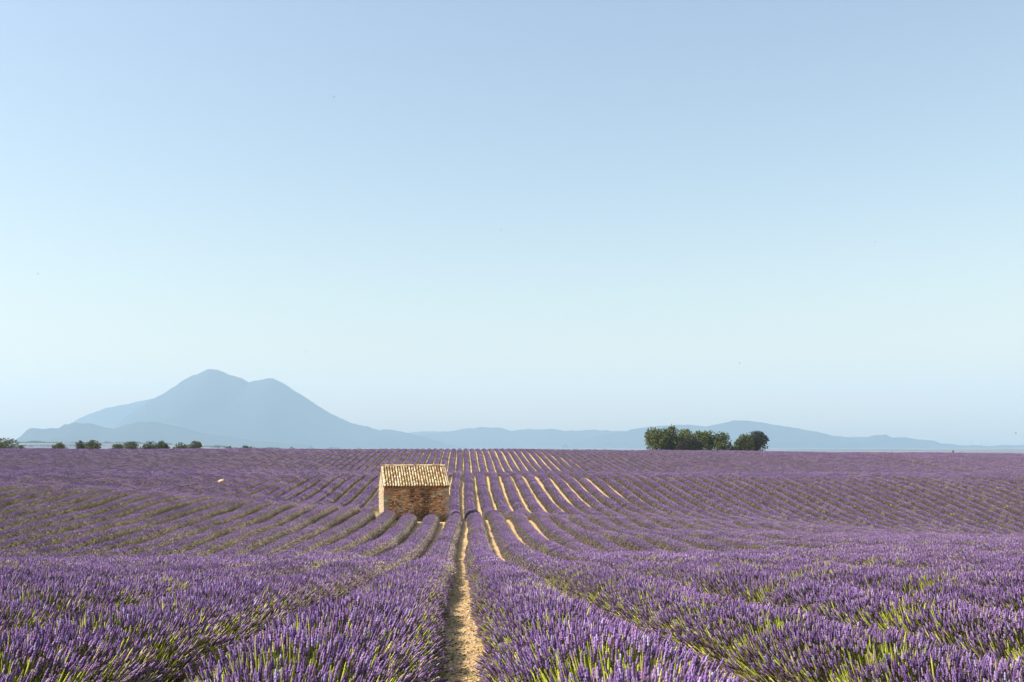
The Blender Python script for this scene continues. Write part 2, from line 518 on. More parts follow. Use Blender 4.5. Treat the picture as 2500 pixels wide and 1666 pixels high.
    NL = np.stack([np.sin(pl) / A0, (g.random(m) - .5) * 1.2, np.cos(pl) / B0], -1)
    NL /= np.linalg.norm(NL, axis=1, keepdims=True)
    DL = NL + (g.random((m, 3)) - .5) * .9 + np.array([0, 0, .3]); DL /= np.linalg.norm(DL, axis=1, keepdims=True)
    SL = np.cross(DL, g.random((m, 3)) - .5); SL /= np.linalg.norm(SL, axis=1, keepdims=True)
    ll = (0.07 + .09 * g.random((m, 1))) * (1, 1.3, 1.8)[lod]; lw = 0.004 * (1, 1.8, 3.2)[lod]
    q0 = np.stack([PL - SL * lw, PL + SL * lw, PL + DL * ll + SL * lw * .4, PL + DL * ll - SL * lw * .4], 1).reshape(-1, 3)
    lc = np.array([[0.17, 0.17, 0.06], [0.26, 0.26, 0.08], [0.22, 0.17, 0.12], [0.12, 0.11, 0.07]])[g.choice(4, m)] * (0.7 + .5 * g.random((m, 1)))
    b = len(V) + np.arange(m) * 4
    fl.append(np.stack([b, b + 1, b + 2, b + 3], 1))
    V = np.concatenate([V, q0]); C = np.concatenate([C, np.repeat(lc, 4, 0)])
    me = mesh_np('lavender_tuft', V, [np.concatenate(fl)], (M_LAV,), C)
    return bpy.data.objects.new('lavender_tuft', me)       # shared source shape, only used through the hedges

NV = 8
KIND = [0, 0, 0, 1, 1, 1, 2, 2]          # how green each variant is
PROTO = [segment(100 + l * 20 + v, l, KIND[v]) for l in range(3) for v in range(NV)]

def spike_tree():
    nt = bpy.data.node_groups.new('flower_spikes', 'GeometryNodeTree')
    nt.interface.new_socket('Geometry', in_out='INPUT', socket_type='NodeSocketGeometry')
    nt.interface.new_socket('Geometry', in_out='OUTPUT', socket_type='NodeSocketGeometry')
    gi = nt.nodes.new('NodeGroupInput'); go = nt.nodes.new('NodeGroupOutput')
    def named(n, t):
        a = nt.nodes.new('GeometryNodeInputNamedAttribute'); a.data_type = t
        a.inputs['Name'].default_value = n
        return [s for s in a.outputs if s.enabled][0]
    rot, scl, var = named('rot', 'FLOAT_VECTOR'), named('scl', 'FLOAT_VECTOR'), named('variant', 'INT')
    e2r = nt.nodes.new('FunctionNodeEulerToRotation'); nt.links.new(rot, e2r.inputs[0])
    jn = nt.nodes.new('GeometryNodeJoinGeometry')
    for i, p in enumerate(PROTO):
        cmp = nt.nodes.new('FunctionNodeCompare'); cmp.data_type = 'INT'; cmp.operation = 'EQUAL'
        ins = [s for s in cmp.inputs if s.enabled]
        nt.links.new(var, ins[0]); ins[1].default_value = i
        oi = nt.nodes.new('GeometryNodeObjectInfo'); oi.inputs['Object'].default_value = p
        iop = nt.nodes.new('GeometryNodeInstanceOnPoints')
        nt.links.new(gi.outputs[0], iop.inputs['Points'])
        nt.links.new(cmp.outputs[0], iop.inputs['Selection'])
        nt.links.new(oi.outputs['Geometry'], iop.inputs['Instance'])
        nt.links.new(e2r.outputs[0], iop.inputs['Rotation'])
        nt.links.new(scl, iop.inputs['Scale'])
        nt.links.new(iop.outputs[0], jn.inputs[0])
    nt.links.new(jn.outputs[0], go.inputs[0])
    return nt
SPIKES = spike_tree()

wig = pchip([0, 6, 12, 17, 25, 45, 60, 80, 92, 104, 130, 162, 200, 320], [0, -.02, -.06, -.10, -.07, -.08, 0, .13, .04, 0, -.13, .05, 0, 0])

# the stone hut's place: front left corner, turn, width, depth
HX, HY, HROT, HW, HD = px(937.5, 83.0), 83.0, R(9.5), 5.45, 5.0
def in_hut(X, Y, mx, my):
    dx, dy = X - HX, Y - HY
    u = dx * math.cos(HROT) + dy * math.sin(HROT); v = -dx * math.sin(HROT) + dy * math.cos(HROT)
    return (u > -mx) & (u < HW + mx) & (v > -my) & (v < HD + my)

def ordinal(n):
    if n == 1: return 'first'
    names = {2: 'second', 3: 'third', 4: 'fourth', 5: 'fifth', 6: 'sixth', 7: 'seventh', 8: 'eighth', 9: 'ninth', 10: 'tenth'}
    if n in names: return names[n]
    suf = 'th' if 10 <= n % 100 <= 20 else {1: 'st', 2: 'nd', 3: 'rd'}.get(n % 10, 'th')
    return '%d%s' % (n, suf)

YEND = 310.0
def hedge(k, count, side):
    X0 = (k + 0.5) * SP
    lim = 0.564 if X0 > 0 else 0.465
    y0 = max(1.2, (abs(X0) - 5.0) / (lim * 1.22))
    if y0 > YEND - 12: return
    g = np.random.default_rng(5000 + k)
    off = (g.random() - .5) * 0.10
    def centre(Y): return X0 + off + wig(Y) * 1.0 + 0.05 * np.sin(Y * 0.11 + k * 1.7)
    Y = np.arange(y0, YEND, SEG * 0.985) + g.random() * .5
    keep = np.ones(len(Y), bool)
    X = centre(Y)
    if k in (-2, -3, -4):
        keep &= ~((Y > (81.9 if k == -2 else 81.5)) & (Y < 91.0))
    if k == -5:
        keep &= ~((Y > 84.0) & (Y < 88.2))
    if k in (0, -1): X = X + (1 if k == 0 else -1) * (-0.005 + 0.085 * sstep(8, 20, Y)) * (1 - sstep(60, 80, Y))
    narrow = np.ones(len(Y))
    if k == -1:
        nb = np.exp(-((Y - 86) / 5.0) ** 6)
        narrow = 1 - 0.32 * nb
        X = X + 0.14 * nb
    e = 0.6
    dzy = (G(X, Y + e) - G(X, Y - e)) / (2 * e)
    dzx = (G(X + e, Y) - G(X - e, Y)) / (2 * e)
    dxy = (centre(Y + e) - centre(Y - e)) / (2 * e)
    flip = g.random(len(Y)) < .5
    pit = np.arctan(dzy); rol = -np.arctan(dzx); yaw = -np.arctan(dxy)
    rot = np.stack([pit, rol, yaw], -1)
    hgt = 0.97 + 0.14 * (g.random(len(Y)) - .5) + 0.05 * np.sin(Y * .37 + k)
    wid = (1.045 + 0.13 * (g.random(len(Y)) - .5) + 0.03 * np.sin(Y * .5 + 2 * k)) * narrow
    hgt = hgt * (1 + 0.09 * sstep(28, 55, Y)); wid = wid * (1 - 0.065 * sstep(28, 55, Y))
    scl = np.stack([wid, np.where(flip, -1.02, 1.02), hgt], -1)
    lod = np.where(Y < 26, 0, np.where(Y < 105, 1, 2))
    # greener, barer plants come in drifts
    dr = fbm(Y * 0.09 + k * 13.7, 77, 2) + 0.45 * np.sin(X0 * 0.21 + Y * 0.05)
    pool = np.where(dr > 0.6, 2, np.where(dr > -0.05, 1, 0))
    near_soft = g.random(len(Y))
    v0 = g.integers(0, 3, len(Y)); v1 = g.integers(3, 6, len(Y)); v2 = g.integers(6, 8, len(Y))
    pool = np.where((Y < 15) & (g.random(len(Y)) < (.9 if k in (1, -2, -3) else .25)), 2, pool)
    pool = np.where(near_soft < .2, 2, np.where(near_soft < .22, 0, pool))
    pool = np.where((Y < 11) & (k in (1, -2)), 2, pool)
    if side > 0 and k > 62: pool = np.where(g.random(len(Y)) < .6, 2, pool)
    var = lod * NV + np.where(pool == 0, v0, np.where(pool == 1, v1, v2))
    Z = G(X, Y)
    kp = np.nonzero(keep)[0]
    root = empty('lavender_hedge', (X0, float(Y[0]), float(Z[0])))
    o0 = np.array(root.location)
    # woody, leafy body of the hedge
    nc = 9
    V, Fq = [], []
    runs = np.split(kp, np.nonzero(np.diff(kp) > 1)[0] + 1)
    for run in runs:
        if len(run) < 1: continue
        yy = np.arange(Y[run[0]] - SEG / 2, Y[run[-1]] + SEG / 2 + .01, 1.0 if Y[run[0]] < 60 else 1.6)
        xx = np.interp(yy, Y, X); nw = np.interp(yy, Y, wid); nh = np.interp(yy, Y, hgt)
        base = len(V) // 1
        taper = np.ones(len(yy))
        if run[0] != 0: taper[0] = .35
        if run[-1] != len(Y) - 1: taper[-1] = .35
        ph = np.linspace(-1.62, 1.62, nc)
        jit = 1 + (g.random((len(yy), nc)) - .5) * .16
        px_ = xx[:, None] + A0 * np.sin(ph)[None, :] * (nw * taper)[:, None] * jit
        gz = G(px_, np.repeat(yy[:, None], nc, 1))
        pz_ = gz - .06 + (B0 + .06) * np.maximum(np.cos(ph), 0)[None, :] * (nh * taper)[:, None] * jit
        pv_ = np.stack([px_, np.repeat(yy[:, None], nc, 1), pz_], -1).reshape(-1, 3)
        V.extend(pv_.tolist())
        r_, c_ = np.meshgrid(np.arange(len(yy) - 1), np.arange(nc - 1), indexing='ij')
        qq = base + (r_ * nc + c_).ravel()
        Fq.append(np.stack([qq, qq + 1, qq + nc + 1, qq + nc], 1))
    V = np.array(V) - o0
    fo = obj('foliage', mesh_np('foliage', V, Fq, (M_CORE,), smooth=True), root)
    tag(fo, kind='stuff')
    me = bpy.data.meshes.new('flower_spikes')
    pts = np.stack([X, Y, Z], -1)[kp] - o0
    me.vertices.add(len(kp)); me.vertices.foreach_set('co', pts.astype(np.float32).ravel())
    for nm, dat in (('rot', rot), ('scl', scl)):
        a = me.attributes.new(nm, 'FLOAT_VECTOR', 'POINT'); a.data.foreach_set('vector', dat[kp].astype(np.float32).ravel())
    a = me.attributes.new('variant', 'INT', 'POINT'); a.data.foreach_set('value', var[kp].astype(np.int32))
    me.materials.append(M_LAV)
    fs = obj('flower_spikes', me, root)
    md = fs.modifiers.new('flower_spikes', 'NODES'); md.node_group = SPIKES
    tag(fs, kind='stuff')
    if k == -1: lab = 'lavender hedge along the left edge of the central sandy path, brushing the hut'
    elif k == 0: lab = 'purple lavender hedge along the right edge of the central sandy path'
    elif k in (-2, -3, -4): lab = 'lavender hedge cut short by the stone hut, %s left of the central path' % ordinal(count)
    else: lab = 'purple lavender hedge, %s one to the %s of the central sandy path' % (ordinal(count), 'right' if side > 0 else 'left')
    tag(root, lab, 'lavender hedge', 'lavender hedges planted in parallel lines across the field')

cnt = 0
for k in range(0, 116):
    if k == 62: continue                      # an open track runs here
    cnt += 1
    hedge(k, cnt, 1)
for k in range(-1, -99, -1):
    hedge(k, -k, -1)

# pebbles on the near central path
def pebbles():
    g = np.random.default_rng(91)
    n = 14000
    Y = 4.2 + (g.random(n) ** 1.7) * 60
    X = wig(Y) + (g.random(n) - .5) * 0.85
    s = (0.006 + 0.024 * g.random(n) ** 3)
    base = np.array([[1, 0, 0], [0, 1, 0], [-1, 0, 0], [0, -1, 0], [0, 0, .7], [0, 0, -.3]], float)
    V = base[None] * (0.6 + .7 * g.random((n, 6, 1))) * s[:, None, None]
    a = g.random(n) * 6.28
    ca, sa = np.cos(a)[:, None], np.sin(a)[:, None]
    V = np.stack([V[..., 0] * ca - V[..., 1] * sa, V[..., 0] * sa + V[..., 1] * ca, V[..., 2]], -1)
    V += np.stack([X, Y, G(X, Y) + s * .1], -1)[:, None]
    fidx = np.array([[0, 1, 4], [1, 2, 4], [2, 3, 4], [3, 0, 4], [1, 0, 5], [2, 1, 5], [3, 2, 5], [0, 3, 5]])
    Fc = (np.arange(n)[:, None, None] * 6 + fidx[None]).reshape(-1, 3)
    c = np.array([[0.62, 0.46, 0.27], [0.74, 0.62, 0.42], [0.38, 0.22, 0.10], [0.20, 0.11, 0.06]])[g.choice(4, n, p=[.3, .14, .31, .25])]
    o = obj('gravel', mesh_np('gravel', V.reshape(-1, 3), [Fc], (M_TINT,), np.repeat(c, 6, 0)))
    tag(o, 'small pale and rusty stones scattered on the central sandy path', 'gravel', kind='stuff')
pebbles()

def litter():
    g = np.random.default_rng(55); n = 3800
    Y = 4.2 + (g.random(n) ** 1.6) * 45
    e = np.where(g.random(n) < .5, -1, 1) * (.08 + .22 * np.sqrt(g.random(n)))
    X = wig(Y) + np.where(g.random(n) < .65, e, (g.random(n) - .5) * .4)
    a = g.random(n) * 6.28; L = (.015 + .05 * g.random(n) ** 2)[:, None]
    d = np.stack([np.cos(a), np.sin(a), (g.random(n) - .3) * .5], -1); w = np.stack([-np.sin(a), np.cos(a), np.zeros(n)], -1) * .0035
    B = np.stack([X, Y, G(X, Y) + .012 + .012 * g.random(n)], -1)
    c = np.array([(0.34, 0.22, 0.11), (0.16, 0.09, 0.05), (0.46, 0.36, 0.18), (0.20, 0.13, 0.17), (0.30, 0.32, 0.09)])[g.choice(5, n, p=[.3, .32, .16, .14, .08])]
    V = np.stack([B - d * L - w, B - d * L + w, B + d * L + w, B + d * L - w], 1).reshape(-1, 3)
    o = obj('plant_litter', mesh_np('plant_litter', V, [np.arange(n * 4).reshape(-1, 4)], (M_TINT,), np.repeat(c, 4, 0)))
    tag(o, 'brown fallen stems and dry bits along the edges of the central path', 'plant litter', kind='stuff')
litter()

# ------------------------------------------------------------------ stone hut
def m_stone(name, dark=0.0):
    m, nt, b, o = mat(name)
    at = nt.nodes.new('ShaderNodeAttribute'); at.attribute_name = 'tint'
    tc = nt.nodes.new('ShaderNodeTexCoord')
    n = noise(nt, 9, 6, 0.6, vec=tc.outputs['Object'])
    r = ramp(nt, [(0.3, (0.62, 0.58, 0.55)), (0.6, (1.05, 1.03, 1.0))])
    nt.links.new(n.outputs['Fac'], r.inputs['Fac'])
    c = mixrgb(nt, at.outputs['Color'], r.outputs['Color'], 1.0, 'MULTIPLY')
    nt.links.new(c, b.inputs['Base Color'])
    b.inputs['Roughness'].default_value = 0.92
    b.inputs['Specular IOR Level'].default_value = 0.15
    bump(nt, n.outputs['Fac'], 0.6, 0.02, b)
    return m
M_STONE = m_stone('rubble_stone')
M_MORTAR = m_noise('lime_mortar', [(0.3, (0.27, 0.11, 0.035)), (0.6, (0.54, 0.25, 0.085)), (0.8, (0.62, 0.34, 0.14))], 3.5, 0.95, 6, 0.5, 0.02)
M_PALEM = m_noise('pale_mortar', [(0.3, (0.46, 0.38, 0.26)), (0.7, (0.66, 0.57, 0.42))], 4, 0.95, 6, 0.5, 0.02)

hut = empty('stone_hut', (HX, HY, float(G(HX + 2.6, HY + 1.0)) - 0.25), HROT)
tag(hut, 'small rubble-stone hut with a pitched canal-tile roof standing among the lavender', 'hut')
hz0 = hut.location.z
EV = pz(1186, 83.4) - hz0            # eaves height above the hut's base
RG = pz(1140, 85.9) - hz0            # ridge height
w_ = MB()
th = 0.42
w_.box((0, 0, 0), (HW, th, EV - .02)); w_.box((0, HD - th, 0), (HW, HD, EV - .02))
for x0, x1 in ((0.0, th), (HW - th, HW)):
    a, b_ = th, HD - th
    w_.box((x0, a, 0), (x1, b_, EV - .02))
    ins = 0.04
    P = [(x0, 0, EV - .02), (x0, HD, EV - .02), (x0, HD / 2, RG - .06)]
    Q = [(x1, 0, EV - .02), (x1, HD, EV - .02), (x1, HD / 2, RG - .06)]
    bs = len(w_.v); w_.v += P + Q
    w_.f += [[bs, bs + 2, bs + 1], [bs + 3, bs + 4, bs + 5], [bs, bs + 3, bs + 5, bs + 2], [bs + 2, bs + 5, bs + 4, bs + 1]]
wall = w_.build('wall', M_MORTAR, hut)

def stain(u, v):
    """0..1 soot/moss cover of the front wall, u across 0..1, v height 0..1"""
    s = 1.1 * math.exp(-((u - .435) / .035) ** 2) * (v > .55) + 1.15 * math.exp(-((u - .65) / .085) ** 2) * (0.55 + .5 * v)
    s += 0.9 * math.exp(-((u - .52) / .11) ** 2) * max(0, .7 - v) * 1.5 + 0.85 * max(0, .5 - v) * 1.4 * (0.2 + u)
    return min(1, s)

def masonry(name, ox, L, zf, ztop, axis, sgn, cols, seed, st=False, parent=hut, x_in=0.0):
    """coursed rubble on one wall face; zf(u) is the top of the wall at u"""
    g = random.Random(seed)
    mb = MB()
    z = 0.02
    while z < ztop:
        hh = g.uniform(0.065, 0.135)
        u = x_in + g.uniform(0, .05)
        while u < L - x_in - .05:
            ww = g.uniform(0.10, 0.27)
            u1 = min(u + ww, L - x_in)
            if z + hh < zf((u + u1) / 2):
                j = lambda k: g.uniform(-k, k)
                ga = 0.010
                o4 = [(u + ga + j(.012), z + ga + j(.012)), (u1 - ga + j(.012), z + ga + j(.012)), (u1 - ga + j(.012), z + hh - ga + j(.01)), (u + ga + j(.012), z + hh - ga + j(.01))]
                pr = g.uniform(.012, .045)
                cu = sum(p[0] for p in o4) / 4; cz = sum(p[1] for p in o4) / 4
                i4 = [(cu + (p[0] - cu) * .76, cz + (p[1] - cz) * .72) for p in o4]
                c = g.choice(cols); k = g.uniform(.65, 1.25)
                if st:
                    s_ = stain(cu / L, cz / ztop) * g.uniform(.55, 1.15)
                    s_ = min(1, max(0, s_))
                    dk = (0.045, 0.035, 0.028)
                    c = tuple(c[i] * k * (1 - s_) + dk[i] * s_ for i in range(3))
                    if g.random() < .10: c = tuple(min(.6, q * 1.9 + .05) for q in c)
                else:
                    c = tuple(q * k for q in c)
                def P3(p, d):
                    return (p[0], ox + sgn * d, p[1]) if axis == 'x' else (ox + sgn * d, p[0], p[1])
                bs = len(mb.v)
                mb.v += [P3(p, -.01) for p in o4] + [P3(p, pr * .6) for p in o4] + [P3(p, pr) for p in i4]
                mb.c += [c] * 12
                fl = (axis == 'x') != (sgn > 0)
                for a in range(4):
                    b2 = (a + 1) % 4
                    for l0 in (0, 4):
                        f = [bs + l0 + a, bs + l0 + b2, bs + l0 + 4 + b2, bs + l0 + 4 + a]
                        mb.f.append(f if fl else f[::-1])
                f = [bs + 8, bs + 9, bs + 10, bs + 11]
                mb.f.append(f if fl else f[::-1])
            u = u1
        z += hh
    o = mb.build(name, M_STONE, parent)
    o['kind'] = 'stuff'
    return o

warm = [tuple(min(.85, q * 1.12) for q in c_) for c_ in ((0.64, 0.29, 0.10), (0.70, 0.35, 0.15), (0.74, 0.45, 0.26), (0.48, 0.20, 0.08), (0.60, 0.38, 0.23), (0.28, 0.13, 0.06), (0.78, 0.56, 0.34))]
pale = [(0.60, 0.50, 0.34), (0.68, 0.58, 0.42), (0.54, 0.43, 0.28), (0.62, 0.54, 0.40), (0.48, 0.36, 0.22)]
BAND = 0.20
masonry('front_stonework', 0.0, HW, lambda u: EV - BAND - .03 * math.sin(u * 9), EV, 'x', -1, warm, 3, True, wall, .30)
gab = lambda u: min(EV - .05 + (RG - EV) * (1 - abs(u - HD / 2) / (HD / 2)), RG) - .05
masonry('gable_stonework', 0.0, HD, gab, RG, 'y', -1, pale, 4, False, wall, .02)
masonry('gable_stonework', HW, HD, gab, RG, 'y', 1, pale, 5, False, wall, .02)
masonry('rear_stonework', HD, HW, lambda u: EV - .1, EV, 'x', 1, warm, 6, False, wall, .02)
# big corner stones
qg = random.Random(12)
for xc, sd in ((0.0, 1), (HW, -1)):
    z = 0.03; i = 0
    while z < EV - BAND - .18:
        hh = qg.uniform(.20, .29)
        L = (.40 if i % 2 else .29) * qg.uniform(.9, 1.1)
        mb = MB()
        lo, hi = (xc - .035 * sd, xc + L * sd)
        x0, x1 = min(lo, hi), max(lo, hi)
        j = lambda: qg.uniform(-.012, .012)
        c = qg.choice([(0.60, 0.42, 0.29), (0.54, 0.37, 0.26), (0.50, 0.34, 0.21), (0.62, 0.48, 0.35)])
        c = tuple(q * qg.uniform(.8, 1.15) for q in c)
        g_ = .014
        dd = .30
        A = [(x0 + j(), -.05, z + g_), (x1 + j(), -.05, z + g_), (x1, dd, z + g_), (x0, dd, z + g_), (x0 + j(), -.05, z + hh - g_), (x1 + j(), -.05, z + hh - g_), (x1, dd, z + hh - g_), (x0, dd, z + hh - g_)]
        mb.hexa(A, c)
        mb.build('quoin', M_STONE, wall)
        z += hh; i += 1
pb = MB(); pb.box((0.02, -.028, EV - BAND - .02), (HW - .02, .02, EV - .03))
pb.build('plaster_band', M_MORTAR, wall)

# roof
roof = empty('roof'); roof.parent = hut; roof.location = (0, 0, 0)
run = HD / 2
SLP = math.atan2(RG - EV, run)
SL = math.hypot(run, RG - EV)
M_TILE, tnt, tb, _o = mat('roof_tile')
oi = tnt.nodes.new('ShaderNodeObjectInfo')
tr_ = ramp(tnt, [(0.0, (0.54, 0.39, 0.19)), (0.22, (0.68, 0.54, 0.30)), (0.42, (0.40, 0.27, 0.13)), (0.58, (0.62, 0.50, 0.33)), (0.74, (0.30, 0.19, 0.10)), (0.86, (0.74, 0.65, 0.46)), (0.95, (0.38, 0.18, 0.09))], 'CONSTANT')
tnt.links.new(oi.outputs['Random'], tr_.inputs['Fac'])
tn = noise(tnt, 16, 5, .6)
trr = ramp(tnt, [(0.32, (0.55, 0.5, 0.42)), (0.55, (1, 1, 1))])
tnt.links.new(tn.outputs['Fac'], trr.inputs['Fac'])
tnt.links.new(mixrgb(tnt, tr_.outputs['Color'], trr.outputs['Color'], .7, 'MULTIPLY'), tb.inputs['Base Color'])
tb.inputs['Roughness'].default_value = .85
tb.inputs['Specular IOR Level'].default_value = .15
M_PAN = m_noise('pan_tile', [(0.3, (0.08, 0.055, 0.03)), (0.6, (0.20, 0.14, 0.08)), (0.8, (0.36, 0.27, 0.16))], 7, .9, 5)  # shade of the gaps between cover tiles put into this darker colour

rb = MB()       # roof deck under the tiles
for s in (0, 1):
    f = (lambda y: y) if s == 0 else (lambda y: HD - y)
    t = .05
    a = [(-.02, f(-.10), EV - .10 * math.tan(SLP)), (HW + .02, f(-.10), EV - .10 * math.tan(SLP)), (HW + .02, f(HD / 2), RG), (-.02, f(HD / 2), RG)]
    lowr = [(p[0], p[1], p[2] - t) for p in a]
    bs = len(rb.v); rb.v += lowr + a
    for fc in ((3,2,1,0),(4,5,6,7),(0,1,5,4),(1,2,6,5),(2,3,7,6),(3,0,4,7)):
        rb.f.append([bs + i for i in (fc if s == 0 else fc[::-1])])
rb.build('deck', M_PAN, roof)

def canal(L, r0, r1, n=6, th=.014, up=True):
    """half-round tapered tile, axis along +Y (rising), narrow end at the top"""
    V, Fc = [], []
    for k, (yy, r) in enumerate(((0, r0), (L, r1))):
        for sh in (0, th):
            for i in range(n + 1):
                a = math.pi * i / n
                s = 1 if up else -1
                V.append((math.cos(a) * (r - sh), yy, s * math.sin(a) * (r - sh)))
    m = n + 1
    for i in range(n):
        Fc.append([i, i + 1, 2*m + i + 1, 2*m + i])
        Fc.append([m + i + 1, m + i, 3*m + i, 3*m + i + 1])
        Fc.append([i, m + i, m + i + 1, i + 1])
        Fc.append([2*m + i, 2*m + i + 1, 3*m + i + 1, 3*m + i])
    return V, Fc

NC, NR = 24, 12
pitch = HW / NC
OVH = 0.22
expo = (SL + OVH - .02) / NR
tv, tf = canal(expo + .07, .082, .064)
tile_me = bpy.data.meshes.new('tile'); tile_me.from_pydata(tv, [], tf); tile_me.materials.append(M_TILE)
tile_me.polygons.foreach_set('use_smooth', np.ones(len(tile_me.polygons), bool)); tile_me.update()
tg = random.Random(5)
def slope_pt(s, side):      # distance s up the slope from the wall line
    y = s * math.cos(SLP); z = EV + s * math.sin(SLP)
    return (y if side == 0 else HD - y), z
for c in range(NC):
    wob = tg.uniform(-.012, .012)
    eo = tg.uniform(-.025, .02)
    for r in range(NR):
        s = -OVH + r * expo + tg.uniform(-.015, .015) + (eo if r == 0 else 0)
        y, z = slope_pt(s, 0)
        o = bpy.data.objects.new('tile', tile_me)
        o.location = ((c + .5) * pitch + wob + tg.uniform(-.008, .008), y, z + .055 + tg.uniform(0, .008))
        o.rotation_euler = (SLP - .035 + tg.uniform(-.02, .02), tg.uniform(-.05, .05), tg.uniform(-.04, .04) * (3 if tg.random() < .08 else 1))
        link(o, roof)
def tile_bank(name, side, ups, material):
    V, Fc = [], []
    for up, vs, fs, coln, zoff in ups:
        vs = np.array(vs)
        for c in coln:
            for r in range(NR):
                s = -OVH - (.05 if not up else 0) + r * expo + tg.uniform(-.015, .015)
                y, z = slope_pt(s, side)
                Mx = Matrix.Translation((c * pitch + tg.uniform(-.01, .01), y, z + zoff)) @ (Matrix.Rotation(math.pi, 4, 'Z') if side else Matrix.Identity(4)) @ Matrix.Rotation(SLP - .03, 4, 'X')
                b = len(V)
                V += [tuple(Mx @ Vector(v)) for v in vs]
                Fc += [[b + i for i in f] for f in fs]
    me = bpy.data.meshes.new(name); me.from_pydata(V, [], Fc); me.materials.append(material); me.update()
    o = obj(name, me, roof); o['kind'] = 'stuff'
pvv, pff = canal(expo + .07, .085, .075, up=False)
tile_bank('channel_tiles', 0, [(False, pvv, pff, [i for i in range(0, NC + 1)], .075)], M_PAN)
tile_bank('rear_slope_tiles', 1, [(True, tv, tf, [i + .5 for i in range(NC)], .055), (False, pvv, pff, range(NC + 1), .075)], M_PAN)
rv, rf = canal(.42, .115, .10)
ridge_me = bpy.data.meshes.new('ridge_tile')
ridge_me.from_pydata([(v[1], v[0], v[2]) for v in rv], [], [f[::-1] for f in rf]); ridge_me.materials.append(M_TILE); ridge_me.update()
nrt = int((HW + .1) / .36) + 1
for i in range(nrt):
    o = bpy.data.objects.new('ridge_tile', ridge_me)
    o.location = (-.06 + i * (HW - .32) / (nrt - 1), HD / 2 + tg.uniform(-.01, .01), RG + .075 + tg.uniform(0, .02))
    o.rotation_euler = (tg.uniform(-.04, .04), tg.uniform(-.03, .03), tg.uniform(-.03, .03))
    link(o, roof)
for xv in (-.05, HW - .06):          # mortar verge along each gable
    for side in (0, 1):
        y0, z0 = slope_pt(-.06, side); y1, z1 = slope_pt(SL, side)
        vb = MB(); dz = .075
        A = [(xv, y0, z0 - .03), (xv + .11, y0, z0 - .03), (xv + .11, y1, z1 - .03), (xv, y1, z1 - .03)]
        if side: A = [A[1], A[0], A[3], A[2]]
        vb.hexa(A + [(p[0], p[1], p[2] + dz) for p in A])
        vb.build('verge', M_PALEM, roof)

# dry grass at the hut's corner
def grass(name, n, cx, cy, rx, ry, h, cols, label, seed):
    g = np.random.default_rng(seed)
    a = g.random(n) * 6.28; r = np.sqrt(g.random(n))
    X = cx + np.cos(a) * r * rx; Y = cy + np.sin(a) * r * ry; Z = G(X, Y)
    d = np.stack([g.random(n) - .5, g.random(n) - .5, np.ones(n)], -1) * np.array([.9, .9, 1])
    L = h * (0.5 + .7 * g.random((n, 1)))
    w = np.stack([np.cos(a * 3), np.sin(a * 3), np.zeros(n)], -1) * .012
    B = np.stack([X, Y, Z], -1)
    V = np.stack([B - w, B + w, B + d * L], 1).reshape(-1, 3)
    c = np.array(cols)[g.choice(len(cols), n)] * (0.8 + .4 * g.random((n, 1)))
    o = obj(name, mesh_np(name, V, [np.arange(n * 3).reshape(-1, 3)], (M_TINT,), np.repeat(c, 3, 0)))
    tag(o, label, 'grass', kind='stuff')
gx = px(914, 82.6)
grass('dry_grass', 2600, gx, 83.0, .75, 1.6, .55, [(0.72, 0.60, 0.33), (0.80, 0.70, 0.46), (0.60, 0.46, 0.22)], 'bleached dry grass tuft at the front left corner of the stone hut', 8)

def foot_shade_weeds():  # dark blades added over the bright soil, standing in for wall stain and shade
    g = np.random.default_rng(19); n = 3600
    u = g.random(n) * (HW + .3) - .15; v = -.05 - .95 * g.random(n) ** 1.5
    X = HX + u * math.cos(HROT) - v * math.sin(HROT); Y = HY + u * math.sin(HROT) + v * math.cos(HROT); Z = G(X, Y) - .02
    d = np.stack([g.random(n) - .5, g.random(n) - .5, np.ones(n)], -1) * np.array([1.1, 1.1, 1]); L = .16 + .24 * g.random((n, 1))
    a = g.random(n) * 6.28; w = np.stack([np.cos(a), np.sin(a), np.zeros(n)], -1) * .022
    B = np.stack([X, Y, Z], -1)
    c = np.array([(0.07, 0.055, 0.03), (0.10, 0.075, 0.045), (0.06, 0.06, 0.025), (0.14, 0.10, 0.06)])[g.choice(4, n)] * (0.7 + .6 * g.random((n, 1)))
    o = obj('weeds', mesh_np('weeds', np.stack([B - w, B + w, B + d * L], 1).reshape(-1, 3), [np.arange(n * 3).reshape(-1, 3)], (M_TINT,), np.repeat(c, 3, 0)))
    tag(o, 'added dark weeds standing in for stain and shade at the hut wall foot', 'weeds', kind='stuff')
foot_shade_weeds()

